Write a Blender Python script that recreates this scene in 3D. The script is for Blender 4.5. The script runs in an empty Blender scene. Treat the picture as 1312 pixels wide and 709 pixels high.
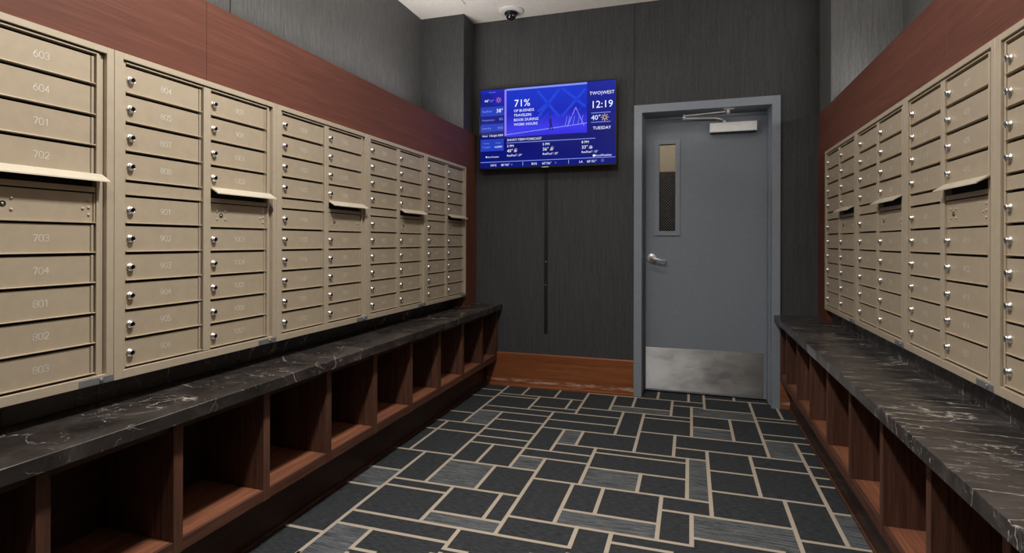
import bpy, bmesh, math, random
from mathutils import Vector, Matrix
C = bpy.context.scene
COL = C.collection
H = 1.135            # eye height above the carpet
YB = 4.15            # back wall
CEIL = 2.897

# ------------------------------------------------------------------ materials
def srgb(r, g, b):
    f = lambda c: c/12.92 if c <= .04045 else ((c+.055)/1.055)**2.4
    return (f(r/255), f(g/255), f(b/255), 1)
def newmat(name):
    m = bpy.data.materials.new(name); m.use_nodes = True
    nt = m.node_tree; b = nt.nodes['Principled BSDF']
    return m, nt, b
def N(nt, t, **kw):
    n = nt.nodes.new(t)
    for k, v in kw.items():
        if k.startswith('i_'):
            key = k[2:]
            key = int(key) if key.isdigit() else key.replace('_', ' ')
            n.inputs[key].default_value = v
        else: setattr(n, k, v)
    return n
def ramp(nt, fac, stops, interp='LINEAR'):
    r = nt.nodes.new('ShaderNodeValToRGB'); e = r.color_ramp.elements
    r.color_ramp.interpolation = interp
    while len(e) < len(stops): e.new(.5)
    for q, (p, c) in zip(e, stops): q.position = p; q.color = c
    nt.links.new(fac, r.inputs['Fac']); return r.outputs['Color']
def coords(nt, scale=(1, 1, 1), obj=True, rot=(0, 0, 0), loc=(0, 0, 0)):
    if obj == 'world':
        g = nt.nodes.new('ShaderNodeNewGeometry'); o = g.outputs['Position']
    else:
        g = nt.nodes.new('ShaderNodeTexCoord'); o = g.outputs['Object']
    mp = nt.nodes.new('ShaderNodeMapping'); mp.inputs['Scale'].default_value = scale
    mp.inputs['Rotation'].default_value = rot; mp.inputs['Location'].default_value = loc
    nt.links.new(o, mp.inputs['Vector']); return mp.outputs['Vector']
def noise(nt, vec, scale, detail=4, rough=.5, dist=0):
    n = N(nt, 'ShaderNodeTexNoise', i_Scale=scale, i_Detail=detail, i_Roughness=rough, i_Distortion=dist)
    nt.links.new(vec, n.inputs['Vector']); return n.outputs['Fac']
def bump(nt, b, h, strength, dist):
    n = N(nt, 'ShaderNodeBump', i_Strength=strength, i_Distance=dist)
    nt.links.new(h, n.inputs['Height']); nt.links.new(n.outputs['Normal'], b.inputs['Normal'])
def mixc(nt, fac, a, c):
    m = N(nt, 'ShaderNodeMix', data_type='RGBA')
    for k, v in ((0, fac), (6, a), (7, c)):
        if hasattr(v, 'links'): nt.links.new(v, m.inputs[k])
        else: m.inputs[k].default_value = v
    return m.outputs[2]
def plain(name, col, rough=.5, metal=0, spec=.5, bumpy=0, coat=0):
    m, nt, b = newmat(name)
    v = coords(nt, obj='world'); n = noise(nt, v, 35, 3)
    c0 = tuple(x*.96 for x in col[:3])+(1,); c1 = tuple(min(1, x*1.04) for x in col[:3])+(1,)
    nt.links.new(ramp(nt, n, [(.3, c0), (.7, c1)]), b.inputs['Base Color'])
    b.inputs['Roughness'].default_value = rough; b.inputs['Metallic'].default_value = metal
    b.inputs['Specular IOR Level'].default_value = spec; b.inputs['Coat Weight'].default_value = coat
    if bumpy: bump(nt, b, noise(nt, v, 400, 2), bumpy, .001)
    return m
def emit(name, col, s=1.0, base=(0, 0, 0, 1)):
    m, nt, b = newmat(name)
    b.inputs['Base Color'].default_value = base; b.inputs['Roughness'].default_value = .25; b.inputs['Specular IOR Level'].default_value = .2
    b.inputs['Emission Color'].default_value = col; b.inputs['Emission Strength'].default_value = s
    return m

def wallcover(name, c0, c1):
    m, nt, b = newmat(name)
    fine = noise(nt, coords(nt, (300, 300, 24), 'world'), 1, 4, .7)
    mid = noise(nt, coords(nt, (110, 110, 5), 'world'), 1, 3, .6)
    a = N(nt, 'ShaderNodeMath', operation='MULTIPLY_ADD', i_1=.6); nt.links.new(fine, a.inputs[0])
    a2 = N(nt, 'ShaderNodeMath', operation='MULTIPLY', i_1=.4); nt.links.new(mid, a2.inputs[0])
    nt.links.new(a2.outputs[0], a.inputs[2])
    nt.links.new(ramp(nt, a.outputs[0], [(.34, c0), (.66, c1)]), b.inputs['Base Color'])
    b.inputs['Roughness'].default_value = .62; b.inputs['Specular IOR Level'].default_value = .35
    bump(nt, b, fine, .12, .001); return m
def wood(name, c0, c1, c2, axis='Y', rough=.42, scuff=False):
    m, nt, b = newmat(name)
    s = {'X': (1.2, 34, 34), 'Y': (34, 1.2, 34), 'Z': (34, 34, 1.2)}[axis]
    g = noise(nt, coords(nt, s, 'world'), 1, 7, .68, .6)
    s2 = tuple(x*4.5 for x in s); f = noise(nt, coords(nt, s2, 'world'), 1, 3, .6)
    big = noise(nt, coords(nt, {'X': (.8, 4, 4), 'Y': (4, .8, 4), 'Z': (4, 4, .8)}[axis], 'world'), 1, 2)
    a = N(nt, 'ShaderNodeMath', operation='MULTIPLY_ADD', i_1=.35); nt.links.new(f, a.inputs[0])
    a2 = N(nt, 'ShaderNodeMath', operation='MULTIPLY_ADD', i_1=.4); nt.links.new(g, a2.inputs[0])
    a3 = N(nt, 'ShaderNodeMath', operation='MULTIPLY', i_1=.25); nt.links.new(big, a3.inputs[0])
    nt.links.new(a3.outputs[0], a2.inputs[2]); nt.links.new(a2.outputs[0], a.inputs[2])
    col = ramp(nt, a.outputs[0], [(.36, c0), (.5, c1), (.64, c2)])
    if scuff:      # worn, whitish scuffs low on the skirting
        gz = N(nt, 'ShaderNodeSeparateXYZ'); geo = nt.nodes.new('ShaderNodeNewGeometry'); nt.links.new(geo.outputs['Position'], gz.inputs[0])
        w = noise(nt, coords(nt, (9, 9, 60), 'world'), 1, 6, .75)
        zz = N(nt, 'ShaderNodeMath', operation='SUBTRACT', i_1=.045); nt.links.new(gz.outputs['Z'], zz.inputs[0])
        ab = N(nt, 'ShaderNodeMath', operation='ABSOLUTE'); nt.links.new(zz.outputs[0], ab.inputs[0])
        k = N(nt, 'ShaderNodeMath', operation='MULTIPLY_ADD', i_1=-8.0); nt.links.new(ab.outputs[0], k.inputs[0]); nt.links.new(w, k.inputs[2])
        fac = ramp(nt, k.outputs[0], [(.40, (0, 0, 0, 1)), (.56, (1, 1, 1, 1))])
        col = mixc(nt, fac, col, srgb(196, 160, 145))
    nt.links.new(col, b.inputs['Base Color'])
    b.inputs['Roughness'].default_value = rough; b.inputs['Specular IOR Level'].default_value = .25
    bump(nt, b, a.outputs[0], .12, .002); return m
def marble(name, stretch, base, hi, streak, thr):
    m, nt, b = newmat(name)
    v = coords(nt, stretch, 'world')
    wn = N(nt, 'ShaderNodeTexNoise', i_Scale=3.5, i_Detail=6); nt.links.new(v, wn.inputs['Vector'])
    add = N(nt, 'ShaderNodeMixRGB', blend_type='LINEAR_LIGHT', i_Fac=.22); nt.links.new(v, add.inputs[1]); nt.links.new(wn.outputs['Color'], add.inputs[2])
    cloud = noise(nt, v, 6, 9, .7, .6)
    c = ramp(nt, cloud, [(.3, srgb(*base)), (.52, srgb(*[(p+q)/2 for p, q in zip(base, hi)])), (.72, srgb(*hi))])
    def layer(c, scale, width, lo, col, off):
        vv = N(nt, 'ShaderNodeMapping', i_Location=(off, off*.7, 0)); nt.links.new(add.outputs[0], vv.inputs['Vector'])
        vo = N(nt, 'ShaderNodeTexVoronoi', feature='DISTANCE_TO_EDGE', i_Scale=scale); nt.links.new(vv.outputs[0], vo.inputs['Vector'])
        e = ramp(nt, vo.outputs['Distance'], [(0, (1, 1, 1, 1)), (width, (0, 0, 0, 1))])
        mk = ramp(nt, noise(nt, vv.outputs[0], scale*.8, 4, .6), [(lo, (0, 0, 0, 1)), (lo+.07, (1, 1, 1, 1))])
        mm = N(nt, 'ShaderNodeMixRGB', blend_type='MULTIPLY', i_Fac=1); nt.links.new(e, mm.inputs[1]); nt.links.new(mk, mm.inputs[2])
        return mixc(nt, mm.outputs[0], c, srgb(*col))
    c = layer(c, 3.0, .009, .48, (190, 180, 165), 0)
    c = layer(c, 7.5, .013, .52, (165, 155, 145), 3.1)
    c = layer(c, 15, .018, .55, (150, 140, 130), 7.7)
    # short pale flecks drawn out across the slab
    f = noise(nt, coords(nt, streak, 'world'), 1, 3, .55, .5)
    mk = noise(nt, coords(nt, (3, 3, 3), 'world'), 1, 3)
    a = N(nt, 'ShaderNodeMath', operation='MULTIPLY_ADD', i_1=.35); nt.links.new(mk, a.inputs[0]); nt.links.new(f, a.inputs[2])
    c = mixc(nt, ramp(nt, a.outputs[0], [(thr, (0, 0, 0, 1)), (thr+.05, (1, 1, 1, 1))]), c, srgb(170, 162, 152))
    nt.links.new(c, b.inputs['Base Color'])
    b.inputs['Specular IOR Level'].default_value = .65
    rr = ramp(nt, noise(nt, v, 5, 4), [(.3, (.22, .22, .22, 1)), (.7, (.36, .36, .36, 1))]); nt.links.new(rr, b.inputs['Roughness'])
    return m
def carpet(name, c0, c1, streak=0):
    m, nt, b = newmat(name)
    n = noise(nt, coords(nt, (1, 1, 1), 'world'), 420, 2, .7)
    st = noise(nt, coords(nt, (7, 95, 7), 'world'), 1, 6, .8)
    lines = noise(nt, coords(nt, (30, 240, 7), 'world'), 1, 2, .5)
    a = N(nt, 'ShaderNodeMath', operation='MULTIPLY_ADD', i_1=.5 if not streak else .25); nt.links.new(n, a.inputs[0])
    a2 = N(nt, 'ShaderNodeMath', operation='MULTIPLY', i_1=.5 if not streak else .75)
    nt.links.new(lines if not streak else st, a2.inputs[0]); nt.links.new(a2.outputs[0], a.inputs[2])
    nt.links.new(ramp(nt, a.outputs[0], [(.38, c0), (.62 if not streak else .66, c1)]), b.inputs['Base Color'])
    b.inputs['Roughness'].default_value = .95; b.inputs['Specular IOR Level'].default_value = .1
    bump(nt, b, n, .6, .004); return m
def brushed(name, col, rough=.3, axis='X'):
    m, nt, b = newmat(name)
    n = noise(nt, coords(nt, (4, 4, 320), 'world'), 1, 4, .6); s2 = noise(nt, coords(nt, (5, 5, 9), 'world'), 1, 6, .65)
    nt.links.new(ramp(nt, s2, [(.3, tuple(c*.82 for c in col[:3])+(1,)), (.7, col)]), b.inputs['Base Color'])
    a = N(nt, 'ShaderNodeMath', operation='MULTIPLY_ADD', i_1=.5, i_2=-.15); nt.links.new(s2, a.inputs[0])
    nt.links.new(ramp(nt, s2, [(.25, (rough*.8,)*3+(1,)), (.75, (rough*1.35,)*3+(1,))]), b.inputs['Roughness'])
    b.inputs['Metallic'].default_value = 1; b.inputs['Anisotropic'].default_value = .85
    tg = N(nt, 'ShaderNodeTangent', direction_type='RADIAL', axis='Z'); nt.links.new(tg.outputs[0], b.inputs['Tangent'])
    b.inputs['Anisotropic Rotation'].default_value = ANISO
    bump(nt, b, n, .1, .0004); return m
ANISO = 0.25
M = {}
M['wall_dark'] = wallcover('wallcovering_shaded', srgb(50, 51, 53), srgb(78, 78, 79))
M['wall_lit'] = wallcover('wallcovering_lit', srgb(70, 71, 71), srgb(106, 105, 103))  # same wallcovering as the back wall, paler with the ledge light painted in
M['ceil'] = plain('ceiling_paint', srgb(235, 229, 220), .8)
M['band'] = wood('mahogany_panel', srgb(88, 53, 42), srgb(101, 60, 47), srgb(116, 71, 56), 'Y', .6)
M['band_z'] = wood('mahogany_panel_upright', srgb(84, 47, 36), srgb(98, 56, 43), srgb(114, 68, 53), 'Z', .6)
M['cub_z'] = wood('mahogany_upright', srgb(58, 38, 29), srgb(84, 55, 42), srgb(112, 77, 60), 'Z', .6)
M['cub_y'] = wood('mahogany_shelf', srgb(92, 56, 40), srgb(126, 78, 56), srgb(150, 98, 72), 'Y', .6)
M['rail'] = wood('mahogany_rail', srgb(58, 38, 29), srgb(88, 56, 43), srgb(114, 76, 58), 'Y', .6)
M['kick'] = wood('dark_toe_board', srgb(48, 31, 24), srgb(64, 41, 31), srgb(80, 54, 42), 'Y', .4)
M['skirt'] = wood('skirting_wood', srgb(112, 64, 36), srgb(138, 82, 48), srgb(160, 100, 62), 'X', .4, scuff=True)
M['marbleL'] = marble('dark_marble', (1, 1, 1), (25, 22, 21), (74, 67, 63), (26, 60, 40), .92)
M['marbleR'] = marble('dark_marble_streaked', (.6, 2.0, 1), (28, 26, 25), (76, 71, 69), (8, 90, 40), .84)
M['beige'] = plain('mailbox_beige_paint', srgb(181, 165, 141), .42, .15, .5, .05)
M['beige_fr'] = plain('mailbox_frame_paint', srgb(187, 172, 149), .4, .15, .5, .05)
M['hood'] = plain('mail_slot_hood_paint', srgb(204, 194, 174), .35, .2)
M['void'] = plain('dark_gap', srgb(22, 19, 15), .8)
M['chrome'] = plain('chrome', srgb(232, 230, 226), .3, 1)
M['key'] = plain('dark_keyway', srgb(18, 16, 14), .5, .5)
M['numb'] = plain('engraved_white', srgb(232, 228, 216), .6)
M['galv'] = plain('galvanised_steel', srgb(150, 154, 158), .38, .6, .5, .3)
M['carpet'] = carpet('carpet_charcoal', srgb(34, 36, 38), srgb(72, 74, 76))
M['carpet2'] = carpet('carpet_streaked', srgb(30, 32, 34), srgb(128, 131, 133), 1)
M['cream'] = plain('carpet_cream_line', srgb(176, 163, 146), .95, 0, .1, .5)
M['door'] = plain('door_grey_paint', srgb(132, 140, 149), .42, 0, .5, .05)
M['doorfr'] = plain('door_frame_grey_paint', srgb(140, 148, 158), .4, 0, .5, .05)
M['steel'] = brushed('brushed_steel', srgb(196, 195, 194), .42, 'X')
M['alu'] = plain('silver_closer_paint', srgb(248, 248, 247), .4, 0)
M['satin'] = plain('satin_chrome', srgb(235, 233, 230), .34, .45)
M['blackpl'] = plain('black_plastic', srgb(14, 14, 15), .35)
M['channel'] = plain('channel_groove_shade', srgb(20, 20, 20), .5)  # near-black stands in for shade in the channel's groove
M['whitepl'] = plain('white_plastic', srgb(228, 226, 220), .45)
M['corr'] = plain('corridor_paint', srgb(205, 190, 165), .8)
M['corrd'] = plain('corridor_dark_panel', srgb(30, 30, 32), .6)
M['wire'] = plain('wire_mesh_steel', srgb(225, 222, 214), .6, 0)
M['seam'] = plain('seam_dark', srgb(24, 24, 24), .8)
g, nt, b = newmat('clear_glass'); b.inputs['Transmission Weight'].default_value = 1; b.inputs['Roughness'].default_value = .02; b.inputs['IOR'].default_value = 1.1
M['glass'] = g
g, nt, b = newmat('smoked_dome'); b.inputs['Base Color'].default_value = (.008, .008, .009, 1); b.inputs['Roughness'].default_value = .06; b.inputs['Coat Weight'].default_value = 1
M['dome'] = g

# ------------------------------------------------------------------ mesh helpers
class MB:
    def __init__(s): s.bm = bmesh.new(); s.mats = []
    def mi(s, m):
        if m not in s.mats: s.mats.append(m)
        return s.mats.index(m)
    def box(s, x0, x1, y0, y1, z0, z1, m, bev=0):
        r = bmesh.ops.create_cube(s.bm, size=1)
        vs = r['verts']
        for v in vs:
            v.co = Vector(((x0+x1)/2+v.co.x*(x1-x0), (y0+y1)/2+v.co.y*(y1-y0), (z0+z1)/2+v.co.z*(z1-z0)))
        fs = {f for v in vs for f in v.link_faces}
        i = s.mi(m)
        for f in fs: f.material_index = i
        if bev:
            es = list({e for v in vs for e in v.link_edges})
            out = bmesh.ops.bevel(s.bm, geom=es, offset=bev, segments=1, affect='EDGES', profile=.5)
            for f in out['faces']: f.material_index = i
    def poly(s, pts, m):
        f = s.bm.faces.new([s.bm.verts.new(p) for p in pts]); f.material_index = s.mi(m); return f
    def prism(s, prof, axis, a, b, m):
        # prof: 2-D outline in the two remaining axes, extruded along axis from a to b
        def P(u, w, t):
            return {'x': (t, u, w), 'y': (u, t, w), 'z': (u, w, t)}[axis]
        i = s.mi(m)
        A = [s.bm.verts.new(P(u, w, a)) for u, w in prof]; B = [s.bm.verts.new(P(u, w, b)) for u, w in prof]
        n = len(prof); fs = [s.bm.faces.new(A), s.bm.faces.new(B[::-1])]
        for k in range(n): fs.append(s.bm.faces.new([A[k], B[k], B[(k+1) % n], A[(k+1) % n]]))
        for f in fs: f.material_index = i
    def cyl(s, c, r, p0, p1, axis, m, seg=16, r2=None, smooth=True):
        r2 = r if r2 is None else r2; i = s.mi(m)
        def P(a, rr, t):
            u, w = rr*math.cos(a), rr*math.sin(a)
            return {'x': (t, c[0]+u, c[1]+w), 'y': (c[0]+u, t, c[1]+w), 'z': (c[0]+u, c[1]+w, t)}[axis]
        A = [s.bm.verts.new(P(2*math.pi*k/seg, r, p0)) for k in range(seg)]
        B = [s.bm.verts.new(P(2*math.pi*k/seg, r2, p1)) for k in range(seg)]
        for f in (s.bm.faces.new(A), s.bm.faces.new(B[::-1])): f.material_index = i
        for k in range(seg):
            f = s.bm.faces.new([A[k], B[k], B[(k+1) % seg], A[(k+1) % seg]]); f.material_index = i; f.smooth = smooth
    def lathe(s, c, prof, axis, m, seg=24):
        i = s.mi(m); rings = []
        for r, t in prof:
            ring = []
            for k in range(seg):
                a = 2*math.pi*k/seg; u, w = r*math.cos(a), r*math.sin(a)
                ring.append(s.bm.verts.new({'x': (t, c[0]+u, c[1]+w), 'y': (c[0]+u, t, c[1]+w), 'z': (c[0]+u, c[1]+w, t)}[axis]))
            rings.append(ring)
        for a, b in zip(rings, rings[1:]):
            for k in range(seg):
                f = s.bm.faces.new([a[k], b[k], b[(k+1) % seg], a[(k+1) % seg]]); f.material_index = i; f.smooth = True
        for rg in (rings[0], rings[-1]):
            f = s.bm.faces.new(rg); f.material_index = i
    def tube(s, pts, rad, m, seg=8):
        i = s.mi(m); rings = []
        pts = [Vector(p) for p in pts]; rad = rad if isinstance(rad, (list, tuple)) else [rad]*len(pts)
        for k, p in enumerate(pts):
            t = (pts[min(k+1, len(pts)-1)]-pts[max(k-1, 0)]).normalized()
            u = t.orthogonal().normalized() if k == 0 else (pu-t*pu.dot(t)).normalized()
            pu = u; w = t.cross(u)
            rings.append([s.bm.verts.new(p+(u*math.cos(2*math.pi*j/seg)+w*math.sin(2*math.pi*j/seg))*rad[k]) for j in range(seg)])
        for a, b in zip(rings, rings[1:]):
            for j in range(seg):
                f = s.bm.faces.new([a[j], b[j], b[(j+1) % seg], a[(j+1) % seg]]); f.material_index = i; f.smooth = True
        for rg in (rings[0], rings[-1]):
            f = s.bm.faces.new(rg); f.material_index = i
    def mesh(s, name):
        bmesh.ops.recalc_face_normals(s.bm, faces=s.bm.faces)
        me = bpy.data.meshes.new(name); s.bm.to_mesh(me); s.bm.free()
        for m in s.mats: me.materials.append(m)
        return me
    def build(s, name, parent=None, loc=None):
        o = bpy.data.objects.new(name, s.mesh(name)); COL.objects.link(o)
        if loc: o.location = loc
        if parent: o.parent = parent
        return o
def child(name, me, parent, loc=(0, 0, 0)):
    o = bpy.data.objects.new(name, me); COL.objects.link(o); o.location = loc; o.parent = parent; return o
def thing(name, label, cat, loc=(0, 0, 0), rz=0, group=None):
    o = bpy.data.objects.new(name, None); o.empty_display_size = .1; COL.objects.link(o)
    o.location = loc; o.rotation_euler = (0, 0, rz); return tag(o, label, cat, group)
def tag(o, label, cat, group=None):
    o['label'] = label; o['category'] = cat
    if group: o['group'] = group
    return o
def struct(o): o['kind'] = 'structure'; return o
LINES = [('H',1.758,-1.190,-1.085),('H',1.821,-1.470,-1.356),('H',1.861,-0.863,-0.767),('H',1.902,-1.356,-0.863),('H',2.012,-1.356,-0.425),('H',2.095,-0.290,-0.056),('H',2.106,-1.040,-0.718),('H',2.165,-0.718,0.007),('H',2.224,0.007,0.334),('H',2.237,-1.468,-1.356),('H',2.273,-1.356,-1.040),('H',2.290,-0.520,-0.120),('H',2.333,0.394,0.624),('H',2.348,-1.356,-0.718),('H',2.416,-0.120,0.394),('H',2.431,-1.463,-1.356),('H',2.548,-0.718,0.087),('H',2.609,0.562,0.635),('H',2.633,-1.187,-0.718),('H',2.671,0.087,0.562),('H',2.692,-1.454,-1.187),('H',2.759,-0.491,-0.012),('H',2.797,-0.863,-0.491),('H',2.880,0.562,0.638),('H',2.905,-1.187,-0.491),('H',2.908,0.087,0.301),('H',2.963,-0.491,-0.012),('H',2.978,0.562,0.631),('H',3.010,-1.187,-0.863),('H',3.015,0.301,0.562),('H',3.029,-0.719,0.087),('H',3.040,-1.454,-1.187),('H',3.112,0.562,0.630),('H',3.138,-1.187,-0.863),('H',3.171,-0.083,0.562),('H',3.196,-1.454,-1.187),('H',3.268,-0.863,-0.288),('H',3.301,0.562,0.634),('H',3.327,-1.187,-0.863),('H',3.373,-0.288,0.397),('H',3.395,-1.476,-1.353),('H',3.425,-0.863,-0.421),('H',3.450,0.397,0.630),('H',3.475,-1.353,-0.863),('H',3.551,0.397,0.630),('H',3.558,0.009,0.239),('H',3.585,-1.353,-0.421),('H',3.651,-0.288,0.009),('H',3.667,-1.043,-0.718),('H',3.731,-0.718,0.009),('H',3.778,0.009,0.397),('H',3.799,-1.473,-1.353),('H',3.812,0.397,0.635),('H',3.841,-1.353,-1.043),('H',3.849,-0.517,-0.119),('H',3.877,0.397,0.653),('H',3.902,-1.353,-0.718),('H',3.959,0.094,0.397),('H',3.977,-1.510,-1.353),('H',3.982,-0.119,0.094),('H',4.103,-0.718,0.094),('H',4.229,0.094,0.515),('V',-1.454,2.692,3.196),('V',-1.356,1.671,2.692),('V',-1.353,3.196,4.144),('V',-1.190,1.758,1.902),('V',-1.187,2.348,3.475),('V',-1.183,3.902,4.143),('V',-1.043,3.585,3.902),('V',-1.043,2.633,2.905),('V',-1.040,2.012,2.348),('V',-0.937,3.902,4.150),('V',-0.935,2.348,2.633),('V',-0.863,2.633,3.585),('V',-0.863,1.861,2.012),('V',-0.804,2.106,2.348),('V',-0.804,3.667,3.902),('V',-0.719,2.905,3.268),('V',-0.718,2.012,2.797),('V',-0.718,3.585,4.103),('V',-0.605,3.029,3.268),('V',-0.520,2.165,2.548),('V',-0.517,3.731,4.103),('V',-0.491,2.548,3.029),('V',-0.425,2.012,2.165),('V',-0.421,3.268,3.731),('V',-0.378,2.290,2.548),('V',-0.375,3.849,4.103),('V',-0.290,2.021,2.165),('V',-0.288,3.029,3.731),('V',-0.228,2.548,2.759),('V',-0.223,4.103,4.299),('V',-0.120,2.165,2.548),('V',-0.119,3.731,4.103),('V',-0.083,3.029,3.373),('V',-0.012,2.548,3.029),('V',-0.010,4.103,4.301),('V',0.007,2.165,2.416),('V',0.009,3.373,3.982),('V',0.087,2.416,3.171),('V',0.094,3.959,4.321),('V',0.238,2.224,2.224),('V',0.239,3.373,3.778),('V',0.300,4.229,4.311),('V',0.301,2.671,3.171),('V',0.394,2.244,2.671),('V',0.397,3.171,4.229),('V',0.562,2.333,3.450),('V',0.563,3.877,4.169)]
STREAK = [(-1.356,-1.19,1.3,1.902),(-1.545,-1.356,2.237,2.431),(-1.187,-.935,2.348,2.633),(-1.04,-.718,2.012,2.106),(-.52,-.12,2.165,2.29),(-.491,-.228,2.548,2.759),(-.012,.087,2.548,3.029),(.007,.394,2.224,2.416),(.562,.645,2.333,2.609),(-1.353,-1.187,3.196,3.475),(-.719,-.605,3.029,3.268),(-.863,-.718,2.633,2.797),(-.517,-.119,3.731,3.849),(.009,.397,3.778,3.959),(.009,.239,3.373,3.558),(.397,.562,3.171,3.45)]
# ------------------------------------------------------------------ room shell
XLW, XRW = -2.035, 1.20        # upper side walls (above the panelling)
def shell():
    m = MB(); m.box(-2.2, 1.35, -1.7, 4.6, -.06, 0, M['carpet'])
    LW = .0085
    def strip(x0, x1, y0, y1, z, mat): m.poly([(x0, y0, z), (x1, y0, z), (x1, y1, z), (x0, y1, z)], mat)
    edge = lambda x: 1.671+.317*(x+1.356)
    for (x0, x1, y0, y1) in STREAK: strip(x0, x1, y0, y1, .0008, M['carpet2'])
    for k, c, a, b in LINES:
        if k == 'H': strip(-1.545 if a < -1.44 else a, .644 if b > .6 else b, c-LW, c+LW, .0014, M['cream'])
        else: strip(c-LW, c+LW, a-LW, b+LW, .0019, M['cream'])
    for n, dy in ((1, 1.66), (2, 3.32)):         # the same weave carried on towards and behind the viewer
        for k, c, a, b in LINES:
            top = lambda x: edge(x)-(0 if n == 1 else 1.66)
            if k == 'H':
                y = c-dy
                b2 = b; a2 = a
                if y > top(b): continue
                if y > top(a): a2 = min(b, (y-top(0))/.317)
                if c > 3.93: continue
                strip(a2, b2, y-LW, y+LW, .0014, M['cream'])
            else:
                a2, b2 = a-dy, min(b-dy, top(c), 3.93-dy)
                if b2 > a2: strip(c-LW, c+LW, a2-LW, b2+LW, .0019, M['cream'])
    struct(m.build('floor'))
    m = MB(); m.box(-2.2, 1.35, -1.7, 4.35, CEIL, CEIL+.1, M['ceil'])
    m.box(-1.592, -1.588, 3.0, 3.79, CEIL-.0006, CEIL+.01, M['seam'])
    struct(m.build('ceiling'))
    m = MB(); m.box(XLW-.15, XLW, -1.7, YB, 0, CEIL, M['wall_lit'])
    m.box(XLW-.01, XLW+.0015, 2.032, 2.036, 1.995, CEIL, M['seam']); struct(m.build('wall_left'))
    m = MB(); m.box(XRW, XRW+.15, -1.7, YB, 0, CEIL, M['wall_lit']); struct(m.build('wall_right'))
    m = MB()
    m.box(-2.2, -.36, YB, YB+.2, 0, CEIL, M['wall_dark']); m.box(.555, 1.35, YB, YB+.2, 0, CEIL, M['wall_dark'])
    m.box(-.36, .555, YB, YB+.2, 2.105, CEIL, M['wall_dark'])
    m.box(-.397, -.393, YB-.0012, YB+.01, 2.137, CEIL, M['seam'])
    struct(m.build('wall_back'))
    m = MB(); m.box(-2.2, 1.35, -1.75, -1.6, 0, CEIL, M['wall_lit']); struct(m.build('wall_front'))
    # short wallcovered piers above the panelling, either side of the back wall
    m = MB(); m.box(XLW, -1.672, 3.945, YB, 1.995, CEIL, M['wall_dark']); struct(m.build('wall_pier_left'))
    m = MB(); m.box(.822, XRW, 3.84, YB, 1.995, CEIL, M['wall_lit']); struct(m.build('wall_pier_right'))
    # wood panelling boxes that hold the mailbox banks
    m = MB(); m.box(XLW, -1.645, -1.6, 1.5385, 1.703, 1.992, M['band'], .001); m.box(XLW, -1.645, 1.5395, YB, 1.703, 1.992, M['band'], .001)
    m.box(XLW, -1.645, 3.907, YB, .638, 1.7025, M['band_z']); m.box(XLW, -1.76, -1.6, 3.907, 0, .717, M['kick'])
    struct(m.build('trim_1'))
    m = MB(); m.box(.815, XRW, -1.6, 2.2, 1.703, 1.992, M['band'], .001); m.box(.815, XRW, 2.201, YB, 1.703, 1.992, M['band'], .001)
    m.box(.815, XRW, 3.893, YB, .638, 1.7025, M['band_z']); m.box(.95, XRW, -1.6, 3.893, 0, .717, M['kick'])
    struct(m.build('trim_2'))
    m = MB(); m.prism([(YB, 0), (4.118, 0), (4.118, .012), (4.13, .018), (4.13, .255), (4.134, .261), (YB, .261)], 'x', -1.545, -.396, M['skirt'])
    struct(m.build('baseboard_back'))
    m = MB(); m.prism([(YB, 0), (4.13, 0), (4.13, .261), (YB, .261)], 'x', .583, .644, M['skirt'])
    struct(m.build('baseboard_right'))

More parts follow.
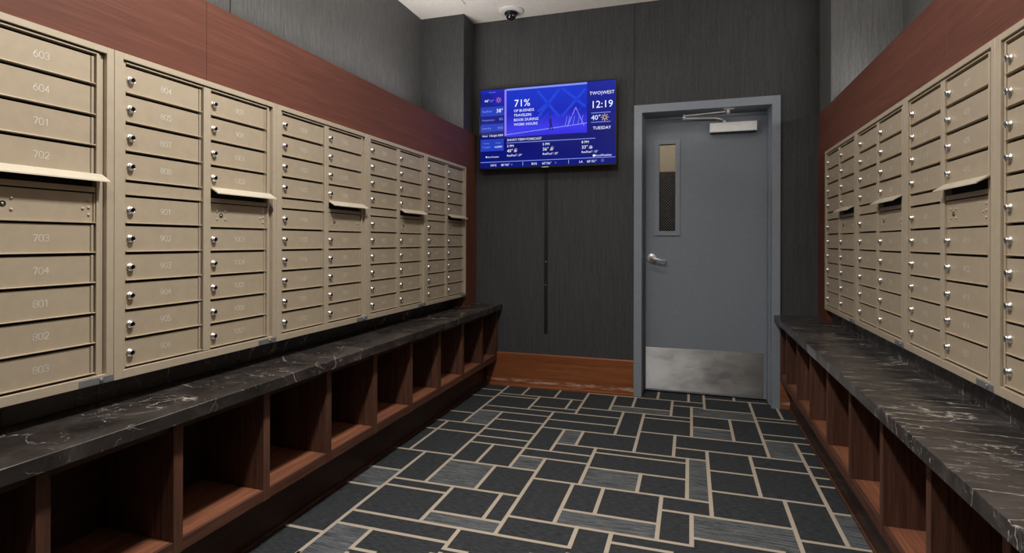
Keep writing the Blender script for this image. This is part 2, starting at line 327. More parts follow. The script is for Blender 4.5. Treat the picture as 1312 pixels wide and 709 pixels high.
# ------------------------------------------------------------------ door
def door():
    r = bpy.data.objects.new('door_1', None); COL.objects.link(r); r.location = (0, 4.15, 0); struct(r)
    def B(m, n, p=r):
        o = m.build(n); o.parent = p; o.matrix_parent_inverse = Matrix.Translation((0, -4.15, 0)) if p is r else Matrix.Identity(4)
        return o
    f = M['doorfr']
    m = MB()
    # jambs and head: face trim, lining and stop
    m.prism([(-.395, 4.13), (-.339, 4.13), (-.339, 4.36), (-.36, 4.36), (-.36, 4.149), (-.395, 4.149)], 'z', 0, 2.137, f)
    m.prism([(.582, 4.13), (.53, 4.13), (.53, 4.36), (.555, 4.36), (.555, 4.149), (.582, 4.149)], 'z', 0, 2.137, f)
    m.box(-.339, .53, 4.13, 4.149, 2.08, 2.137, f); m.box(-.339, .53, 4.149, 4.36, 2.08, 2.104, f)
    m.box(-.339, .53, 4.354, 4.36, 1.99, 2.08, f); m.box(-.339, -.30, 4.354, 4.36, 0, 1.99, f); m.box(.49, .53, 4.354, 4.36, 0, 1.99, f)  # strips behind the leaf, added to block light leaking from the passage
    m.box(.522, .53, 4.22, 4.36, 0, 2.08, f, .001); m.box(-.339, -.334, 4.27, 4.36, 0, 2.08, f, .001)
    B(m, 'door_frame')
    m = MB(); y0, y1 = 4.31, 4.352
    gx0, gx1, gz0, gz1 = -.225, -.1085, 1.218, 1.870
    d = M['door']
    m.box(-.333, gx0, y0, y1, .012, 2.047, d); m.box(gx1, .521, y0, y1, .012, 2.047, d)
    m.box(gx0, gx1, y0, y1, .012, gz0, d); m.box(gx0, gx1, y0, y1, gz1, 2.047, d)
    leaf = B(m, 'door_leaf')
    m = MB(); o0, o1, p0, p1 = -.259, -.075, 1.184, 1.904
    t = .009
    def pic(a0, a1, b0, b1, c0, c1, e0, e1):   # mitred glazing bead ring
        Y0, Y1 = y0-t, y0-.002
        quads = [[(a0, Y0, b0), (a1, Y0, b0), (c1, Y0, e0), (c0, Y0, e0)], [(a1, Y0, b0), (a1, Y0, b1), (c1, Y0, e1), (c1, Y0, e0)],
                 [(a1, Y0, b1), (a0, Y0, b1), (c0, Y0, e1), (c1, Y0, e1)], [(a0, Y0, b1), (a0, Y0, b0), (c0, Y0, e0), (c0, Y0, e1)]]
        for q in quads: m.poly(q, f)
        for (p, q) in (((a0, b0), (a1, b0)), ((a1, b0), (a1, b1)), ((a1, b1), (a0, b1)), ((a0, b1), (a0, b0))):
            m.poly([(p[0], Y0, p[1]), (q[0], Y0, q[1]), (q[0], y0, q[1]), (p[0], y0, p[1])], f)
        for (p, q) in (((c0, e0), (c1, e0)), ((c1, e0), (c1, e1)), ((c1, e1), (c0, e1)), ((c0, e1), (c0, e0))):
            dx = .006 if p[0] == q[0] == c0 else 0
            m.poly([(p[0], Y0, p[1]), (q[0], Y0, q[1]), (q[0], y0+.02, q[1]), (p[0], y0+.02, p[1])], f)
    pic(o0, o1, p0, p1, gx0, gx1, gz0, gz1)
    B(m, 'window_bead')
    m = MB(); m.box(gx0-.0, gx1, y0+.018, y0+.023, gz0, gz1, M['glass']); B(m, 'window_glass')
    m = MB(); W, Hh, sp = gx1-gx0, gz1-gz0, .021
    yy = y0+.0265
    for s in (1, -1):
        k = -int(Hh/sp)-2
        while k*sp < Hh+W:
            # line z = s*(x) + c within the pane
            pts = []
            x0_, x1_ = 0, W
            c = k*sp if s == 1 else k*sp
            za, zb = (c, c+W) if s == 1 else (c, c-W)
            def clip(za, zb):
                t0, t1 = 0, 1
                dz = zb-za
                for lim, sg in ((0, 1), (Hh, -1)):
                    a_, b_ = sg*(za-lim), sg*(zb-lim)
                    if a_ < 0 and b_ < 0: return None
                    if a_ < 0: t0 = max(t0, a_/(a_-b_))
                    elif b_ < 0: t1 = min(t1, a_/(a_-b_))
                return (t0, t1) if t1 > t0+.01 else None
            cl = clip(za, zb)
            if cl:
                q = [(gx0+W*t_, yy+.0004*s, gz0+za+(zb-za)*t_) for t_ in cl]
                m.tube(q, .0009, M['wire'], 4)
            k += 1
    m.tube([(gx0, yy, 1.80), (gx1, yy, 1.80)], .0007, M['wire'], 4)
    B(m, 'window_wire')
    m = MB(); m.box(-.322, .497, 4.3065, 4.3098, .022, .338, M['steel'], .0006)
    for x in (-.30, -.17, 0, .17, .34, .478):
        for z in (.322, .04): m.cyl((x, z), .004, 4.3055, 4.3068, 'y', M['satin'], 8)
    B(m, 'kick_plate')
    m = MB(); c = (-.279, 1.013)
    m.lathe(c, [(.035, 4.3095), (.035, 4.303), (.030, 4.298), (.020, 4.297), (.015, 4.296), (.0135, 4.262), (.010, 4.256), (.0003, 4.2555)], 'y', M['satin'])
    m.tube([(-.279, 4.262, 1.013), (-.262, 4.25, 1.012), (-.235, 4.245, 1.006), (-.205, 4.247, .997), (-.182, 4.26, .993), (-.176, 4.275, .994), (-.180, 4.29, .996)], [.0115, .0105, .009, .008, .0075, .007, .006], M['satin'], 10)
    B(m, 'door_handle')
    m = MB(); m.box(.133, .449, 4.262, 4.3095, 1.933, 2.001, M['alu'], .002); m.box(.137, .445, 4.264, 4.3095, 1.925, 1.9335, M['blackpl'])
    cb = B(m, 'closer_body')
    m = MB()
    m.cyl((.235, 4.285), .011, 2.0, 2.020, 'z', M['satin'], 14)
    m.tube([(.235, 4.285, 2.018), (.20, 4.268, 2.030), (.17, 4.255, 2.034), (-.04, 4.215, 2.036)], .0065, M['satin'], 8)
    m.cyl((-.045, 4.213), .011, 2.026, 2.064, 'z', M['satin'], 14)
    m.tube([(-.045, 4.213, 2.055), (.235, 4.182, 2.060)], .0055, M['satin'], 8)
    m.cyl((.252, 4.18), .012, 2.045, 2.0795, 'z', M['satin'], 14); m.box(.22, .29, 4.165, 4.20, 2.074, 2.0798, M['satin'], .001)
    B(m, 'closer_arm')
    # the lit passage seen through the wired glass
    m = MB()
    m.box(-1.6, 1.6, 5.8, 5.9, 0, 2.7, M['corr']); m.box(-1.7, -1.6, 4.4, 5.9, 0, 2.7, M['corr']); m.box(1.6, 1.7, 4.4, 5.9, 0, 2.7, M['corr'])
    m.box(-1.7, 1.7, 4.4, 5.9, 2.7, 2.8, M['ceil']); m.box(-1.6, 1.6, 4.6, 5.9, -.06, -.001, M['corrd'])
    m.box(-1.6, 1.6, 5.74, 5.8, 0, 1.84, M['corrd'], .004)
    m.box(-1.7, -1.5, 4.351, 4.4, 0, 2.7, M['corr']); 
    struct(m.build('wall_passage'))

# ------------------------------------------------------------------ mailbox banks
UW, UH = .677, .985
ZB = .718
def rel(z): return z+.417
DG = {  # stroke digits on a 1 x 1.7 cell
 '0': [[(.3, 0), (.7, 0), (1, .35), (1, 1.35), (.7, 1.7), (.3, 1.7), (0, 1.35), (0, .35), (.3, 0)]],
 '1': [[(.2, 1.35), (.55, 1.7), (.55, 0)]],
 '2': [[(0, 1.35), (.25, 1.7), (.75, 1.7), (1, 1.35), (1, 1.05), (0, 0), (1, 0)]],
 '3': [[(0, 1.45), (.25, 1.7), (.75, 1.7), (1, 1.4), (1, 1.15), (.7, .9), (.35, .9)], [(.7, .9), (1, .62), (1, .3), (.75, 0), (.25, 0), (0, .25)]],
 '4': [[(.75, 0), (.75, 1.7), (0, .55), (1, .55)]],
 '5': [[(1, 1.7), (.1, 1.7), (.05, 1.0), (.65, 1.05), (1, .75), (1, .3), (.7, 0), (.25, 0), (0, .25)]],
 '6': [[(.8, 1.7), (.4, 1.5), (0, .8), (0, .35), (.3, 0), (.7, 0), (1, .35), (1, .7), (.7, 1.0), (.3, 1.0), (0, .7)]],
 '7': [[(0, 1.7), (1, 1.7), (.35, 0)]],
 '8': [[(.3, .9), (0, 1.15), (0, 1.45), (.3, 1.7), (.7, 1.7), (1, 1.45), (1, 1.15), (.7, .9), (.3, .9), (0, .6), (0, .3), (.3, 0), (.7, 0), (1, .3), (1, .6), (.7, .9)]],
 '9': [[(.2, 0), (.6, .2), (1, .9), (1, 1.35), (.7, 1.7), (.3, 1.7), (0, 1.35), (0, 1.0), (.3, .7), (.7, .7), (1, 1.0)]],
}
_num = {}
def number_mesh(t):
    if t in _num: return _num[t]
    m = MB(); cw, s = .0135, .0102; w = .0007
    x = -(len(t)-1)*cw/2-s/2
    for ch in t:
        for pl in DG[ch]:
            for (a, b), (c, d) in zip(pl, pl[1:]):
                p = Vector((x+a*s, (b-.85)*s)); q = Vector((x+c*s, (d-.85)*s)); dr = (q-p).normalized(); n = Vector((-dr.y, dr.x))*w
                p = p-dr*w*.6; q = q+dr*w*.6
                m.poly([(p.x+n.x, 0, p.y+n.y), (q.x+n.x, 0, q.y+n.y), (q.x-n.x, 0, q.y-n.y), (p.x-n.x, 0, p.y-n.y)], M['numb'])
        x += cw
    _num[t] = m.mesh('unit_number'); return _num[t]

def meshes():
    K = {}
    b, bf = M['beige'], M['beige_fr']
    # y grows into the wall; the bank's face is at y = 0
    m = MB()
    g = .0006
    m.box(g, .028, 0, .05, 0, UH, bf, .0008); m.box(.655, UW-g, 0, .05, 0, UH, bf, .0008)
    m.box(.028, .655, 0, .05, rel(.549), UH, bf, .0008); m.box(.028, .655, 0, .05, 0, rel(-.391), bf, .0008)
    m.box(.028, .655, .024, .30, .02, UH-.015, M['void'])                # the carcass behind the doors
    zt, zb = rel(.5435), rel(-.389)
    m.box(.0315, .0395, .007, .03, zb, zt, bf, .0005)                  # left post
    m.box(.3195, .3500, .003, .03, zb, zt, bf, .0010)   # middle stile
    m.box(.6290, .6360, .005, .03, zb, zt, bf, .0008); m.box(.6368, .6430, .009, .03, zb, zt, bf, .0005); m.box(.6440, .6535, .014, .03, zb, zt, bf, .0006)
    m.box(.0395, .3185, .005, .03, rel(.540), zt, bf, .0004); m.box(.3500, .629, .005, .03, rel(.540), zt, bf, .0004)
    K['frame'] = m.mesh('bank_frame')
    # a tenant door: panel with a turned-out lower lip
    w, h = .275, .0876
    m = MB(); m.box(0, .2625, .010, .022, .0050, h-.0058, b, .0006)
    m.prism([(.010, .0052), (.0048, .0050), (.0040, .0034), (.0060, .0014), (.020, .0014), (.020, .0052)], 'x', 0, .2745, b)
    m.box(.2640, .2715, .0075, .022, .0055, h-.0058, b, .0012)
    K['door'] = m.mesh('door')
    m = MB(); c = (0, 0)
    m.lathe(c, [(.0125, .010), (.0125, .0080), (.0112, .0068), (.0095, .0064), (.0094, .0000), (.0086, -.0018)], 'y', M['chrome'], 20)
    m.lathe(c, [(.0086, -.0018), (.0068, -.0022), (.0066, -.0004), (.0052, -.0004)], 'y', M['chrome'], 20)
    m.lathe(c, [(.0052, -.0003), (.0046, -.0016), (.0001, -.0017)], 'y', M['chrome'], 20)
    m.box(-.0008, .0008, -.0021, -.0016, -.0034, .0034, M['key'])
    K['lock'] = m.mesh('lock')
    m = MB(); m.box(.0395, .316, .010, .022, rel(.1415), rel(.1785), b, .0006)
    m.prism([(.010, rel(.1435)), (.0052, rel(.1430)), (.0052, rel(.1405)), (.020, rel(.1405)), (.020, rel(.1435))], 'x', .0395, .318, b)
    K['blank'] = m.mesh('blank_panel')
    # outgoing-mail slot hood and the strip under it
    m = MB()
    x0, x1 = .346, .652
    m.prism([(.012, rel(.1935)), (.004, rel(.1935)), (-.0290, rel(.1730)), (-.0300, rel(.1690)), (-.0275, rel(.1685)), (-.0268, rel(.1705)), (.004, rel(.1880)), (.012, rel(.1880))], 'x', x0+.004, x1-.008, M['hood'])
    K['hood'] = m.mesh('slot_hood')
    m = MB(); m.box(.3525, .628, .008, .022, rel(.1395), rel(.1545), b, .0005); K['strip'] = m.mesh('slot_sill')
    # carrier's panel with keyhole and rivets
    m = MB(); m.box(.3525, .6215, .010, .022, rel(.0530), rel(.1355), b, .0006); m.box(.6232, .6275, .008, .022, rel(.0530), rel(.1355), b, .0004)
    m.prism([(.010, rel(.0535)), (.0048, rel(.0530)), (.0048, rel(.0505)), (.020, rel(.0505)), (.020, rel(.0535))], 'x', .3525, .6295, b)
    K['master'] = m.mesh('carrier_door')
    m = MB(); m.lathe((0, 0), [(.0040, .0105), (.0038, .0085), (.0026, .0072), (.0001, .0068)], 'y', M['beige_fr'], 10)
    K['rivet'] = m.mesh('rivet')
    m = MB(); m.lathe((.402, rel(.093)), [(.0075, .0101), (.0075, .0088), (.0058, .0088), (.0050, .0098), (.0001, .0098)], 'y', M['key'], 16)
    m.lathe((.402, rel(.093)), [(.0034, .0097), (.0034, .0090), (.0001, .0088)], 'y', M['beige'], 10)
    K['keyhole'] = m.mesh('keyhole')
    m = MB(); m.box(.578, .6755, -.0012, .0, .002, .020, M['galv'])
    m.lathe((.640, .012), [(.006, -.0011), (.006, -.0035), (.004, -.0045), (.0001, -.0045)], 'y', M['galv'], 12)
    K['bracket'] = m.mesh('mounting_bracket')
    return K
def bank(K, label, loc, rz, nums1, nums2, group):
    r = thing('mailbox_bank', label, 'mailboxes', loc, rz, group)
    child('bank_frame', K['frame'], r)
    child('blank_panel', K['blank'], r)
    child('slot_hood', K['hood'], r); child('slot_sill', K['strip'], r)
    cd = child('carrier_door', K['master'], r); 
    for x, z in ((.383, .108), (.383, .079), (.421, .108), (.421, .079), (.610, .114), (.610, .0945), (.610, .074), (.594, .091)):
        child('rivet', K['rivet'], cd, (x, 0, rel(z)))
    child('keyhole', K['keyhole'], cd)
    child('mounting_bracket', K['bracket'], r)
    z1 = [.538-.0885*(k+1) for k in range(4)]+[.1385-.0875*(k+1) for k in range(6)]
    z2 = [.538-.0885*(k+1) for k in range(4)]+[.0500-.0872*(k+1) for k in range(5)]
    for x, zs, ns in ((.041, z1, nums1), (.352, z2, nums2)):
        for z, n in zip(zs, ns):
            d = child('door', K['door'], r, (x, 0, rel(z)))
            child('lock', K['lock'], d, (.016, 0, .0425))
            child('unit_number', number_mesh(n), d, (.137, .0096, .0440))
    return r
def banks():
    K = meshes()
    seq = []
    L = [(['501', '502', '503', '504', '505', '506', '507', '508', '601', '602'], ['603', '604', '701', '702', '703', '704', '801', '802', '803']),
         (['804', '805', '807', '808', '901', '902', '903', '904', '905', '906'], ['907', '908', '1001', '1002', '1003', '1004', '1005', '1006', '1007'])]
    pool = [str(f*100+u) for f in range(11, 20) for u in range(1, 8)]
    pool = ['1008']+pool
    for k in range(3): L.append((pool[19*k:19*k+10], pool[19*k+10:19*k+19]))
    lab = ['beige mailbox bank nearest the viewer on the left wall, doors 603 to 803',
           'beige mailbox bank on the left wall, doors 804 to 1007, second from the viewer',
           'beige mailbox bank in the middle of the row on the left wall',
           'beige mailbox bank on the left wall, second from the television end',
           'beige mailbox bank at the far end of the left wall beside the television']
    for k in range(5):
        bank(K, lab[k], (-1.630, .520+UW*k, ZB), math.pi/2, L[k][0], L[k][1], 'mailbox banks on the left wall')
    lab = ['beige mailbox bank at the far end of the right wall beside the door',
           'beige mailbox bank on the right wall, second from the door end',
           'beige mailbox bank on the right wall with the largest open slot hood',
           'beige mailbox bank on the right wall cut by the right edge of the view']
    pool2 = [str(f*100+u) for f in range(1, 7) for u in range(1, 15)]
    for k in range(4):
        p = pool2[19*k:19*k+19]
        bank(K, lab[k], (.800, 3.893-UW*k, ZB), -math.pi/2, p[:10], p[10:], 'mailbox banks on the right wall')

# ------------------------------------------------------------------ benches and counters
def benches():
    for side in (-1, 1):
        if side < 0:
            fx, bx, cx, bs, kx, mt, lab = -1.46, -1.76, -1.42, -1.735, -1.545, M['marbleL'], 'left'
            far = [.92+.363*k for k in range(-6, 9)]; ds = [(y-.032, y) for y in far]+[(4.117, 4.149)]
        else:
            fx, bx, cx, bs, kx, mt, lab = .583, .95, .543, .84, .645, M['marbleR'], 'right'
            ds = [(1.66+.3665*k, 1.69+.3665*k) for k in range(-8, 7)]+[(4.12, 4.149)]
        def bxs(m, xa, xb, *r, **kw): m.box(min(xa, xb), max(xa, xb), *r, **kw)
        t = thing('cubby_bench', {'left': 'long brown wooden bench of open cubbies under the left marble counter', 'right': 'long brown wooden bench of open cubbies under the right marble counter'}[lab], 'bench', ((fx+bx)/2, 1.3, 0))
        off = Vector(((fx+bx)/2, 1.3, 0))
        def B(m, n, p=t):
            o = m.build(n, p); o.matrix_parent_inverse = Matrix.Translation(-off); return o
        ds.sort(); back = bx-side*(-.0)-side*.012
        for a, b in ds:
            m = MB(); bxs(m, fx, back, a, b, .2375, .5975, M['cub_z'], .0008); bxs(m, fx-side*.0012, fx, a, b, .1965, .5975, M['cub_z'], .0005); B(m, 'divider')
        m = MB(); bxs(m, fx+side*.0125, back, -1.5, 4.149, .197, .2370, M['cub_y'], .0008); B(m, 'base_shelf')
        m = MB(); bxs(m, fx, fx+side*.012, -1.5, 4.149, .197, .2372, M['rail'], .0012); B(m, 'front_rail')
        m = MB()
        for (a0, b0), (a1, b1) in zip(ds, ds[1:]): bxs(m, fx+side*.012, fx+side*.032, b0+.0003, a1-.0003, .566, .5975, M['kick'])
        B(m, 'top_rail')
        m = MB(); bxs(m, back, back+side*.011, -1.5, 4.149, .197, .5975, M['kick']); B(m, 'back_panel')  # darker wood paints in the shade at the back of the cubbies
        m = MB(); bxs(m, kx, kx+side*.02, -1.5, 4.116, .0, .1965, M['kick']); bxs(m, kx-side*.008, kx, -1.5, 4.116, 0, .012, M['cub_z'], .001); B(m, 'toe_board')
        t = thing('marble_counter', {'left': 'dark marble counter slab with white veins along the left wall', 'right': 'dark marble counter slab with fine pale streaks along the right wall'}[lab], 'counter', ((cx+bs)/2, 1.3, .598))
        off = Vector(((cx+bs)/2, 1.3, .598))
        def B2(m, n):
            o = m.build(n, t); o.matrix_parent_inverse = Matrix.Translation(-off); return o
        m = MB(); xb = bs+side*.022
        if side < 0: cuts = [-1.5, 2.62, 4.149]
        else: cuts = [-1.5, 3.02, 4.149]
        for a, b in zip(cuts, cuts[1:]): bxs(m, cx, xb, a+.0004, b-.0004, .598, .638, mt, .0015)
        if side < 0:
            m.box(-1.76, -1.647, 3.9075, 3.9076, .598, .6381, mt)
        B2(m, 'slab')
        m = MB(); ye = 3.905 if side < 0 else 3.891
        sc = [-1.5, .2, .975, 1.22, 2.3, ye] if side < 0 else [-1.5, .9, 2.1, 3.0, ye]
        for a, b in zip(sc, sc[1:]): bxs(m, bs, bs+side*.018, a+.0004, b-.0004, .6385, .7165, mt, .0006)
        B2(m, 'backsplash')
        if side > 0:  # grey facet stands in for a bright reflection on the slab edge
            m = MB(); m.poly([(cx-.0012, 3.02, .6375), (cx-.0012, 2.80, .6375), (cx-.0012, 2.80, .600), (cx-.0012, 2.98, .600)], M['galv'])
            m.poly([(cx-.0006, 3.02, .6375), (cx-.0006, 2.80, .6375), (cx-.0006, 2.80, .600), (cx-.0006, 2.98, .600)], M['galv'])
            B2(m, 'edge_reflection')

# ------------------------------------------------------------------ television
def text_into(m, s, u, v, size, mat, mp, align='LEFT', ext=0):
    cu = bpy.data.curves.new('t', 'FONT'); cu.body = s; cu.size = size; cu.align_x = align; cu.resolution_u = 2
    if ext: cu.offset = ext
    o = bpy.data.objects.new('t', cu); COL.objects.link(o)
    dg = bpy.context.evaluated_depsgraph_get(); me = bpy.data.meshes.new_from_object(o.evaluated_get(dg))
    i = m.mi(mat)
    vs = [m.bm.verts.new(mp(u+w.co.x, v+w.co.y)) for w in me.vertices]
    for p in me.polygons:
        try: f = m.bm.faces.new([vs[k] for k in p.vertices]); f.material_index = i
        except ValueError: pass
    bpy.data.objects.remove(o); bpy.data.curves.remove(cu); bpy.data.meshes.remove(me)
def tv():
    x0, x1, z0, z1 = -1.588, -.516, 1.700, 2.334
    W, Hh = x1-x0, z1-z0; yf = 4.07
    t = thing('television', 'wide flat television showing a blue weather and news board, on the back wall', 'television', ((x0+x1)/2, YB, (z0+z1)/2))
    off = Vector(((x0+x1)/2, YB, (z0+z1)/2))
    def B(m, n, p=None):
        o = m.build(n, p or t); 
        if not p: o.matrix_parent_inverse = Matrix.Translation(-off)
        else: o.matrix_parent_inverse = Matrix.Identity(4)
        return o
    bl = M['blackpl']
    m = MB(); e = .007; eb = .013
    m.box(x0, x1, yf, yf+.012, z1-e, z1, bl, .001); m.box(x0, x0+e, yf, yf+.012, z0, z1-e, bl, .001)
    m.box(x1-e, x1, yf, yf+.012, z0, z1-e, bl, .001); m.box(x0+e, x1-e, yf, yf+.012, z0, z0+eb, bl, .001)
    B(m, 'bezel')
    m = MB(); m.box(x0+.002, x1-.002, yf+.008, yf+.03, z0+.002, z1-.002, bl, .002); m.box(x0+.15, x1-.15, yf+.03, yf+.055, z0+.08, z1-.1, bl, .006); B(m, 'housing')
    m = MB(); cx = (x0+x1)/2-.03; m.box(cx-.15, cx+.15, yf+.055, YB-.0005, z0+.2, z1-.22, M['blackpl']); B(m, 'wall_bracket')
    m = MB(); m.box((x0+x1)/2-.027, (x0+x1)/2+.027, yf-.001, yf+.001, z0+.001, z0+.0075, M['whitepl'], .0003); B(m, 'badge')
    # --- screen: layered thin graphics on one panel
    sx0, sx1, sz0, sz1 = x0+e, x1-e, z0+eb, z1-e
    SW, SH = sx1-sx0, sz1-sz0
    m = MB()
    def mp_at(d): return lambda u, v: (sx0+u*SW, yf+.0075-d, sz1+v)       # u in screen widths, v in metres below the top (negative)
    def rect(u0, u1, v0, v1, mat, d):
        f = mp_at(d); m.poly([f(u0, -v1*SH), f(u1, -v1*SH), f(u1, -v0*SH), f(u0, -v0*SH)], mat)
    def line(pa, pb, wd, mat, d):
        a = Vector((pa[0]*SW, -pa[1]*SH)); b = Vector((pb[0]*SW, -pb[1]*SH)); dr = (b-a).normalized(); n = Vector((-dr.y, dr.x))*wd/2
        m.poly([(sx0+p.x, yf+.0075-d, sz1+p.y) for p in (a+n, b+n, b-n, a-n)], mat)
    S = {}
    def E(n, c, s=1.0):
        S[n] = emit('screen_'+n, srgb(*c), s); return S[n]
    E('navy', (10, 14, 108)); E('blue', (22, 50, 196)); E('violet', (34, 28, 168)); E('band', (36, 62, 185)); E('lav', (142, 128, 245)); E('white', (232, 238, 255), 1.1)
    E('soft', (128, 145, 235)); E('beam', (26, 62, 212)); E('dark', (16, 18, 128)); E('sun', (235, 205, 130)); E('ink', (28, 26, 120)); E('deep', (16, 40, 178)); E('pink', (200, 140, 200))
    # screen ground: a vertical blend from bright blue to navy (what the broadcast picture shows)
    gm, nt, b = newmat('screen_ground')
    tc = nt.nodes.new('ShaderNodeNewGeometry'); sp = nt.nodes.new('ShaderNodeSeparateXYZ'); nt.links.new(tc.outputs['Position'], sp.inputs[0])
    mr = N(nt, 'ShaderNodeMapRange', i_From_Min=sz0, i_From_Max=sz1); nt.links.new(sp.outputs['Z'], mr.inputs['Value'])
    nt.links.new(ramp(nt, mr.outputs[0], [(0, srgb(8, 22, 120)), (.35, srgb(5, 10, 104)), (1, srgb(14, 30, 150))]), b.inputs['Emission Color'])
    b.inputs['Base Color'].default_value = (0, 0, 0, 1); b.inputs['Emission Strength'].default_value = 1; b.inputs['Roughness'].default_value = .3; b.inputs['Specular IOR Level'].default_value = .2
    rect(0, 1, 0, 1, gm, 0)
    pm, nt, b = newmat('screen_picture')
    tc = nt.nodes.new('ShaderNodeNewGeometry'); sp = nt.nodes.new('ShaderNodeSeparateXYZ'); nt.links.new(tc.outputs['Position'], sp.inputs[0])
    mr = N(nt, 'ShaderNodeMapRange', i_From_Min=sz1-.66*SH, i_From_Max=sz1); nt.links.new(sp.outputs['Z'], mr.inputs['Value'])
    nz = noise(nt, coords(nt, (6, 6, 6), 'world'), 1, 4); a = N(nt, 'ShaderNodeMath', operation='MULTIPLY_ADD', i_1=.35, i_2=-.17); nt.links.new(nz, a.inputs[0])
    ad = N(nt, 'ShaderNodeMath', operation='ADD'); nt.links.new(mr.outputs[0], ad.inputs[0]); nt.links.new(a.outputs[0], ad.inputs[1])
    nt.links.new(ramp(nt, ad.outputs[0], [(0, srgb(40, 34, 205)), (.2, srgb(56, 52, 232)), (.5, srgb(12, 30, 180)), (1, srgb(8, 52, 205))]), b.inputs['Emission Color'])
    b.inputs['Base Color'].default_value = (0, 0, 0, 1); b.inputs['Emission Strength'].default_value = 1; b.inputs['Roughness'].default_value = .3; b.inputs['Specular IOR Level'].default_value = .2
    rect(.203, .80, .03, .615, pm, .0003)
    d = .0006
    rect(.20, .80, .004, .028, S['soft'], d); rect(.188, .203, .01, .60, S['lav'], d); rect(0, .186, .0, .04, S['deep'], d); rect(.09, .186, .03, .19, S['violet'], d*.8)
    # bridge girders and figure in the picture
    for a, b_ in (((.44, .06), (.60, .40)), ((.60, .06), (.42, .44)), ((.62, .05), (.79, .30)), ((.79, .08), (.62, .40)), ((.44, .32), (.52, .22))):
        line(a, b_, .020, S['beam'], .0005)
    line((.203, .585), (.80, .50), .006, S['soft'], .00055); line((.42, .55), (.53, .33), .005, S['beam'], .00055)
    line((.66, .53), (.72, .30), .006, S['lav'], .00055); line((.78, .53), (.72, .30), .006, S['lav'], .00055); line((.69, .52), (.74, .34), .004, S['beam'], .00055); line((.61, .52), (.80, .25), .004, S['beam'], .00056)
    for x_ in (.25, .31, .36): line((x_, .60), (x_+.03, .52), .003, S['beam'], .00056)
    for x_ in (.645, .665, .70, .735, .76): line((x_, .515), (x_+.012, .40), .003, S['soft'], .00057)
    for pts in ([(.527, .42), (.537, .41), (.545, .43), (.547, .49), (.556, .56), (.549, .56), (.540, .51), (.534, .56), (.526, .56), (.531, .49), (.525, .46)],):
        f = mp_at(d); m.poly([f(u, -v*SH) for u, v in pts], S['ink'])
    # sidebar bands
    for v0, v1 in ((.215, .335), (.435, .535), (.63, .785)): rect(0, .183, v0, v1, S['band'], d)
    # rules
    for (u0, u1, v) in ((.205, .86, .69), (.83, .965, .385), (.83, .965, .497), (0, 1, .925)): rect(u0, u1, v-.004, v+.004, S['soft'], d)
    T = lambda s, u, v, size, mat='white', al='LEFT', ext=0: text_into(m, s, 0, 0, size, S[mat], (lambda a, b, u=u, v=v: (sx0+u*SW+a, yf+.0066, sz1-v*SH+b)), al, ext)
    T('71%', .262, .238, .078, ext=0)
    for k, s in enumerate(('OF BUSINESS', 'TRAVELERS', 'BOOK DURING', 'WORK HOURS')): T(s, .26, .305+.058*k, .0285, ext=0)
    T('TWO|WEST', .905, .165, .0345, al='CENTER'); T('12:19', .905, .325, .075, al='CENTER')
    T('40\u00b0', .83, .470, .052); T('TUESDAY', .905, .585, .031, al='CENTER')
    T('SHORT-TERM FORECAST', .208, .668, .025, ext=0)
    for u, a, b_, c in ((.208, '2 PM', '40\u00b0', 'RealFeel\u00b0: 29\u00b0'), (.478, '5 PM', '36\u00b0', 'RealFeel\u00b0: 32\u00b0'), (.762, '8 PM', '33\u00b0', 'RealFeel\u00b0: 15\u00b0')):
        T(a, u, .745, .027); T(b_, u, .810, .035); T(c, u, .862, .022)
    T('AccuWeather', .975, .910, .022, al='RIGHT', ext=0); T('AccuWeather', .055, .868, .017, ext=0)
    T('Current', .092, .04, .016, 'soft', 'CENTER'); T('44\u00b0', .03, .155, .030); T('57\u00b0', .075, .155, .024, 'soft')
    T('RealFeel\u00b0', .012, .285, .024, 'soft'); T('38\u00b0', .178, .295, .042, al='RIGHT')
    T('Precipitation', .012, .395, .020, 'soft'); T('8%', .178, .395, .028, 'soft', 'RIGHT')
    T('Humidity', .012, .500, .020, 'soft'); T('36%', .178, .505, .028, 'soft', 'RIGHT')
    T('Wind', .012, .600, .020); T('13mph NW', .178, .600, .024, al='RIGHT')
    T('Sunrise', .045, .69, .017, 'soft', 'CENTER'); T('Sunset', .140, .69, .017, 'soft', 'CENTER'); T('7:15AM', .045, .745, .021, 'soft', 'CENTER'); T('4:33PM', .140, .745, .021, 'white', 'CENTER')
    for u, s in ((.08, 'NYC'), (.16, '48\u00b0/43\u00b0'), (.395, 'BOS'), (.475, '60\u00b0/36\u00b0'), (.745, 'LA'), (.80, '68\u00b0/51\u00b0')): T(s, u, .98, .024, ext=0)
    for u in (.33, .67): rect(u-.0008, u+.0008, .935, .985, S['white'], d)
    def sun(u, v, r, mat):
        c = Vector((sx0+u*SW, sz1-v*SH))
        for k in range(8):
            a = k*math.pi/4; p = c+Vector((math.cos(a), math.sin(a)))*r*.6; q = c+Vector((math.cos(a), math.sin(a)))*r; n = Vector((-math.sin(a), math.cos(a)))*r*.07
            m.poly([(w.x, yf+.0066, w.y) for w in (p+n, q+n, q-n, p-n)], mat)
        for k in range(16):
            a, b_ = k*math.pi/8, (k+1)*math.pi/8
            m.poly([(c.x+math.cos(x)*r*s_, yf+.0066, c.y+math.sin(x)*r*s_) for x, s_ in ((a, .5), (b_, .5), (b_, .36), (a, .36))], mat)
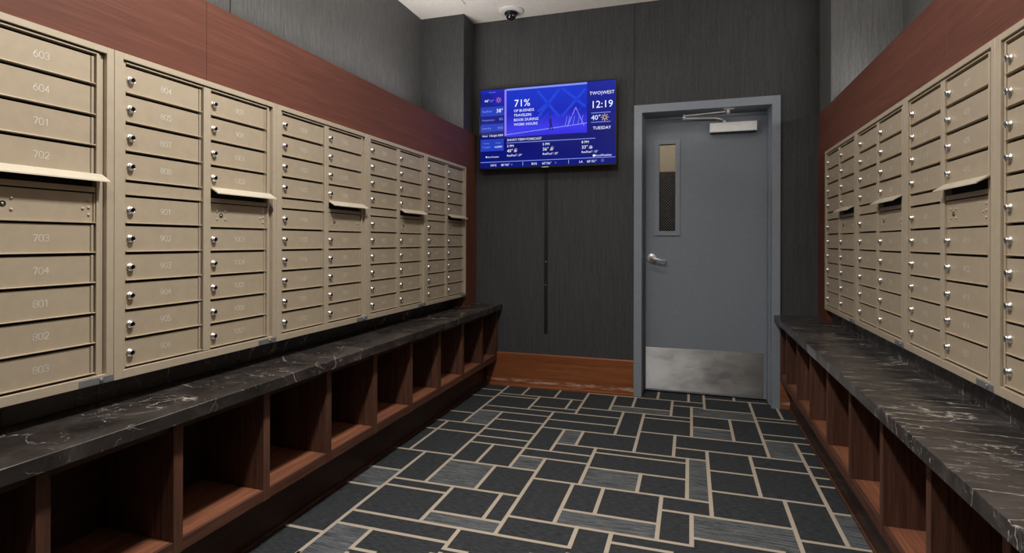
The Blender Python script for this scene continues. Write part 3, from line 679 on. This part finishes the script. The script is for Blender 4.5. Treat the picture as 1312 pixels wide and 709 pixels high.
    def cloud(u, v, r, mat):
        for du, dv, rr in ((-.4, .2, .45), (.35, .2, .45), (0, -.2, .55)):
            c = (sx0+u*SW+du*r, sz1-v*SH-dv*r)
            for k in range(12):
                a, b_ = k*math.pi/6, (k+1)*math.pi/6
                m.poly([(c[0]+math.cos(x)*r*rr*s_, yf+.0065, c[1]+math.sin(x)*r*rr*s_) for x, s_ in ((a, 1), (b_, 1), (b_, .75), (a, .75))], mat)
    sun(.925, .445, .028, S['sun']); sun(.142, .135, .024, S['pink'])
    cloud(.272, .797, .013, S['white']); sun(.276, .782, .014, S['sun']); cloud(.545, .797, .013, S['white']); sun(.55, .782, .014, S['sun']); cloud(.828, .797, .016, S['white'])
    cloud(.575, .965, .009, S['soft']); cloud(.245, .965, .008, S['soft']); sun(.91, .962, .013, S['soft'])
    def dot(u, v, r):
        c = (sx0+u*SW, sz1-v*SH); m.poly([(c[0]+math.cos(k*math.pi/8)*r, yf+.0065, c[1]+math.sin(k*math.pi/8)*r) for k in range(16)][::-1], S['white'])
    dot(.850, .899, .009); dot(.047, .857, .006)
    # the sheet of faces must not be flipped by the recalculation: every face looks at -Y
    for f in m.bm.faces:
        f.normal_update()
        if f.normal.y > 0: f.normal_flip()
    me = bpy.data.meshes.new('screen'); m.bm.to_mesh(me); m.bm.free()
    for q in m.mats: me.materials.append(q)
    o = bpy.data.objects.new('screen', me); COL.objects.link(o); o.parent = t; o.matrix_parent_inverse = Matrix.Translation(-off)

def small_things():
    x = -1.064
    m = MB(); m.box(x-.0135, x+.0135, YB-.006, YB-.0002, .425, 1.69, M['channel'], .001); m.box(x-.0105, x-.0055, YB-.009, YB-.006, .425, 1.69, M['channel'])
    m.box(x+.0055, x+.0105, YB-.009, YB-.006, .425, 1.69, M['channel'])
    for z in (.98, .80): m.lathe((x, z), [(.004, YB-.006), (.004, YB-.0105), (.002, YB-.0115), (.0001, YB-.0115)], 'y', M['chrome'], 10)
    o = m.build('cable_channel'); tag(o, 'narrow cable channel, groove shade painted black, running down the back wall below the television', 'cable cover')
    c = (-1.305, 4.0)
    t = thing('security_camera', 'small black dome security camera with a white ceiling ring', 'camera', (c[0], c[1], CEIL))
    m = MB(); m.lathe((0, 0), [(.098, -.0003), (.098, -.004), (.090, -.012), (.060, -.016), (.050, -.016)], 'z', M['whitepl'], 40); m.build('ceiling_ring', t)
    m = MB(); m.lathe((0, 0), [(.050, -.0163), (.051, -.026), (.046, -.032), (.041, -.033)], 'z', M['blackpl'], 32); m.build('camera_collar', t)
    m = MB(); m.lathe((0, 0), [(.0405, -.0335)]+[(.0405*math.cos(a), -.0335-.042*math.sin(a)) for a in [k*math.pi/20 for k in range(1, 10)]]+[(.0005, -.0755)], 'z', M['dome'], 28); m.build('dome', t)

def camera():
    yw, pt, rl = [math.radians(v) for v in (17.9162, .0121, .1386)]
    fw = Vector((-math.sin(yw)*math.cos(pt), math.cos(yw)*math.cos(pt), math.sin(pt)))
    rt = Vector((math.cos(yw), math.sin(yw), 0)); up = rt.cross(fw)
    r2 = rt*math.cos(rl)+up*math.sin(rl); u2 = up*math.cos(rl)-rt*math.sin(rl)
    cd = bpy.data.cameras.new('camera'); o = bpy.data.objects.new('camera', cd); COL.objects.link(o)
    mat = Matrix((r2, u2, -fw)).transposed().to_4x4(); mat.translation = (0, 0, H); o.matrix_world = mat
    cd.sensor_width = 36; cd.lens = 707.01/1312*36; cd.shift_y = -(354.5-309.62)/1312; cd.clip_start = .02
    C.camera = o
def lights():
    def area(n, loc, size, e, col=(1, .975, .945), rot=(0, 0, 0), shape='DISK', sy=None, spread=math.pi):
        l = bpy.data.lights.new(n, 'AREA'); l.shape = shape; l.size = size; l.energy = e; l.color = col; l.spread = spread
        if sy: l.size_y = sy
        o = bpy.data.objects.new(n, l); COL.objects.link(o); o.location = loc; o.rotation_euler = rot; return o
    def point(n, loc, r, e, col=(1, .95, .88)):
        l = bpy.data.lights.new(n, 'POINT'); l.shadow_soft_size = r; l.energy = e; l.color = col
        o = bpy.data.objects.new(n, l); COL.objects.link(o); o.location = loc
    for y, e in DOWN: area('downlight', (-.62, y, CEIL-.01), .2, e, spread=math.radians(150))
    area('cove_light', (-1.86, 1.9, 2.03), .06, UP, rot=(0, math.pi-math.radians(-38), 0), shape='RECTANGLE', sy=3.6)
    area('cove_light', (1.04, 1.9, 2.03), .06, UP*.6, rot=(0, math.pi+math.radians(-38), 0), shape='RECTANGLE', sy=3.6)
    area('passage_light', (-.2, 5.1, 2.68), .5, 9, (1, .93, .82))
    w = bpy.data.worlds.new('world'); C.world = w; w.use_nodes = True
    w.node_tree.nodes['Background'].inputs[0].default_value = (.5, .5, .5, 1); w.node_tree.nodes['Background'].inputs[1].default_value = .02
DOWN = [(-.2, 12), (1.35, 44), (3.0, 5)]
UP = 29
shell(); door(); banks(); benches(); tv(); small_things(); camera(); lights()
C.view_settings.view_transform = 'Standard'; C.view_settings.look = 'None'; C.view_settings.gamma = 1
C.view_settings.use_curve_mapping = False; C.view_settings.exposure = 0
